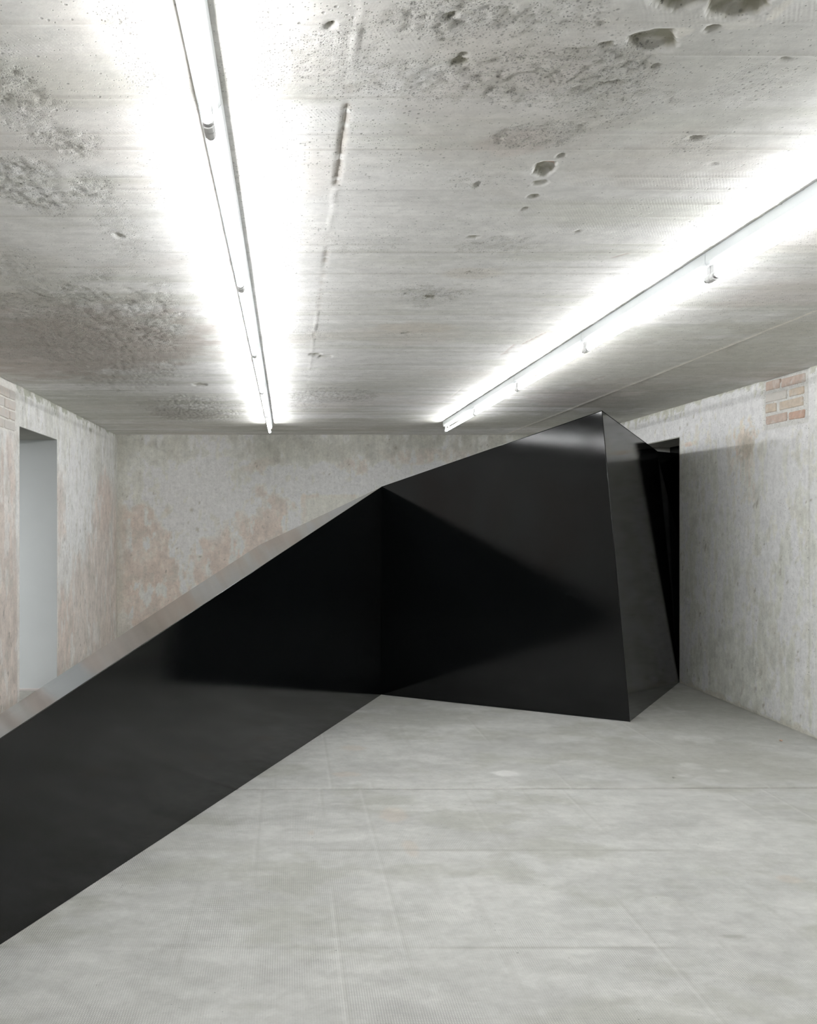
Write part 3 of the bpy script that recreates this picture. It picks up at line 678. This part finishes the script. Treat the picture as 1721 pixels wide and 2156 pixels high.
# left patch: courses follow the wall; given by height and the far end of each brick (metres)
yR = onL(34.0, 850)[0]; z0 = onL(20, 905)[1]
for r in range(4):
    zb = z0 + .005 + r * .083
    ends = [yR - .005, yR - (.27 if r % 2 == 0 else .155), yR - (.54 if r % 2 == 0 else .43), yR - (.81 if r % 2 == 0 else .70)]
    for k in range(3):
        y1 = ends[k]; y0 = ends[k + 1] + .015
        px1 = CX + XL * F / y1; px0 = CX + XL * F / y0
        def pyof(z, y): return CY - (z - H) * F / y
        if zb + .068 > ZC - .01: continue
        brick(wall_left, (px0, pyof(zb + .068, y0), pyof(zb, y0), px1, pyof(zb + .068, y1), pyof(zb, y1)), onL, BR[4] if (r + k) % 3 else BR[3], -.004)

# ------------------------------------------------------------------ sculpture
def ray(px, py): return np.array([(px - CX) / F, 1.0, (CY - py) / F])
C0 = np.array([0, 0, H])
def hit(px, py, o, n):
    r = ray(px, py); return C0 + r * np.dot(o - C0, n) / np.dot(r, n)
P4 = np.array([2.648, 6.611, 0.0]); P5 = np.array([0.837, 7.644, 0.0]); P6 = np.array([-1.053, 3.128, 0.0]); Bp = np.array([3.774, 8.232, 0.0])
P3 = C0 + ray(1268, 865) * 6.72
nR = np.cross(P5 - P4, P3 - P4); P2 = hit(804, 1025, P4, nR)
nL = np.cross(P6 - P5, P2 - P5); P1 = hit(0, 1556, P5, nL)
nCf = np.cross(Bp - P4, P3 - P4); Q = hit(1384, 950, P4, nCf)
Kt = np.array([-0.28, 8.34, 1.32]); St = np.array([-1.39, 4.12, 0.62])
# prolong the limb towards its low end, which lies outside the picture
def ext(a, b, y): t = (y - b[1]) / (a[1] - b[1]); return b + (a - b) * t
E1 = ext(P1, P2, 1.2); E6 = ext(P6, P5, 1.2); ES = ext(St, Kt, 1.75)
Kb = Kt * [1, 1, 0]; ESb = ES * [1, 1, 0]
G1 = np.array([3.90, 9.05, 1.95]); G0 = np.array([3.90, 9.05, 0.0]); D1 = np.array([4.14, 8.93, 2.26]); D0 = np.array([4.14, 8.28, 0.0])
sculpt = bpy.data.objects.new('angular_sculpture', None); COL.objects.link(sculpt); sculpt.location = (0, 0, 0)
sculpt['label'] = 'huge faceted glossy black sculpture lying across the floor from the right doorway'
sculpt['category'] = 'sculpture'
axis_pts = [np.array([-1.4, 2.6, .22]), np.array([0.9, 8.25, .8]), np.array([2.9, 7.8, 1.0]), np.array([3.9, 8.7, 1.0])]
def inner(p):
    best = min(axis_pts, key=lambda a: np.linalg.norm((a - p)[:2])); d = best - p
    return p + d / np.linalg.norm(d) * 0.035
def panel(pts):
    """mitred sheet: outer facet plus an inner offset facet"""
    n = len(pts); V = list(pts) + [inner(p) for p in pts]
    for v in V: v[2] = max(v[2], 0.001)
    Fc = [tuple(range(n)), tuple(range(n, 2 * n))[::-1]] + [(i, (i + 1) % n, n + (i + 1) % n, n + i) for i in range(n)]
    o = mesh_obj('panel', V, Fc, M_black, sculpt)
    m = o.modifiers.new('bevel', 'BEVEL'); m.width = 0.0022; m.segments = 2; m.limit_method = 'ANGLE'; m.angle_limit = .5
    return o
cp = lambda *a: [np.array(x, float) for x in a]
panel(cp(E6, P5, P2, E1))                         # long low flank
panel(cp(P5, P4, P3, P2))                         # tall face
panel(cp(P4, Bp, Q, P3))                          # end face beside the doorway
panel(cp(Bp, D0, D1, Q))                          # inside the doorway
panel(cp(E1, P2, Kt, ES))                         # sloping top of the limb
panel(cp(P2, P3, Q, G1)); panel(cp(P2, G1, Kt))   # top behind the ridge
panel(cp(Kt, G1, G0, Kb)); panel(cp(ES, Kt, Kb, ESb)); panel(cp(E6, E1, ES, ESb))
for a_, b_ in ((E1, P2), (P2, P3), (P3, P4), (P3, Q)):          # thin rods added so the ridges catch a highlight line
    cyl('edge_highlight_rod', a_, b_, .0028, 10, M_black, sculpt)
boxes('panel', [(XR + TR + .004, XR + TR + .024, DRY0 - .10, DRY1 + .10, .0, DRZ + .02)], M_black, sculpt)
sculpt['kind'] = 'object'; del sculpt['kind']

# ------------------------------------------------------------------ fluorescent battens
LEN = 1.50
BH = 0.054                                          # batten height
def make_batten():
    r = bpy.data.objects.new('batten_light', None); COL.objects.link(r)
    g = 0.002
    # folded steel channel: base with sloping shoulders
    prof = [(-.030, 0), (.030, 0), (.030, -.042), (.023, -BH), (-.023, -BH), (-.030, -.042)]
    V = [(x, y, z) for y in (g, LEN - g) for x, z in prof]; n = len(prof)
    Fc = [tuple(range(n)), tuple(range(n, 2 * n))[::-1]] + [(i, (i + 1) % n, n + (i + 1) % n, n + i) for i in range(n)]
    mesh_obj('batten', V, Fc, M_enamel, r)
    zt = -BH - .047
    cyl('tube', (0, .045, zt), (0, LEN - .045, zt), .013, 20, M_tube, r)
    for y0, y1 in ((.030, .048), (LEN - .048, LEN - .030)):
        cyl('tube_cap', (0, y0, zt), (0, y1, zt), .0134, 20, M_alu, r)
    for y, s in ((.012, 1), (LEN - .012, -1)):
        # lampholder: narrow stem widening to a rounded foot that carries the tube end
        pr = [(-.008, -BH + .002), (.008, -BH + .002), (.008, zt + .016), (.014, zt + .006), (.0155, zt - .006), (.011, zt - .015), (0, zt - .018), (-.011, zt - .015), (-.0155, zt - .006), (-.014, zt + .006), (-.008, zt + .016)]
        n = len(pr); V = [(x, y + d, z) for d in (-.010 , .018 * s if s > 0 else .010) for x, z in pr] if s > 0 else [(x, y + d, z) for d in (-.018, .010) for x, z in pr]
        Fc = [tuple(range(n)), tuple(range(n, 2 * n))[::-1]] + [(i, (i + 1) % n, n + (i + 1) % n, n + i) for i in range(n)]
        o = mesh_obj('lampholder', V, Fc, M_plastic, r)
        m = o.modifiers.new('bevel', 'BEVEL'); m.width = .0015; m.segments = 2; m.limit_method = 'ANGLE'
    cyl('starter', (.017, LEN - .11, -BH + .002), (.017, LEN - .11, -BH - .020), .008, 14, M_plastic, r, rings=[(0, .008), (.85, .008), (1, .0065)])
    return r
first = make_batten(); used = False
ORD = ['first', 'second', 'third', 'fourth', 'fifth', 'sixth', 'seventh', 'eighth']
def place(x, yend, label, group):
    global used
    r = first
    if used:
        r = first.copy(); COL.objects.link(r)
        for ch in list(first.children):
            c = ch.copy(); COL.objects.link(c); c.parent = r
    used = True
    r.location = (x, yend - LEN, ZC - .001); r['label'] = label; r['category'] = 'light'; r['group'] = group
for i in range(6):
    place(-.202, 9.70 - i * LEN, ORD[i] + ' fluorescent batten light from the far wall in the left ceiling row', 'battens in the left-hand ceiling row')
for i in range(6):
    place(1.764, 9.55 - i * LEN, ORD[i] + ' fluorescent batten light from the far wall in the right ceiling row', 'battens in the right-hand ceiling row')

# ------------------------------------------------------------------ crumbs on the floor
def crumb(px, py, r, mat, label, cat):
    x, y = onF(px, py)
    bm = bmesh.new(); bmesh.ops.create_icosphere(bm, subdivisions=2, radius=r)
    for v in bm.verts:
        v.co *= 1 + _rs.uniform(-.18, .18); v.co.z *= .6; v.co.z = max(v.co.z, -r * .4)
    me = bpy.data.meshes.new(cat); bm.to_mesh(me); bm.free(); me.materials.append(mat)
    o = bpy.data.objects.new(cat, me); COL.objects.link(o); o.location = (x, y, r * .4)
    o['label'] = label; o['category'] = 'debris'
crumb(1645, 1560, .011, BR[2], 'small reddish brick crumb lying on the floor near the right wall', 'brick_crumb')
crumb(1419, 1638, .008, M_struct, 'tiny grey pebble beside the cross joint of the floor, below the sculpture end', 'pebble')
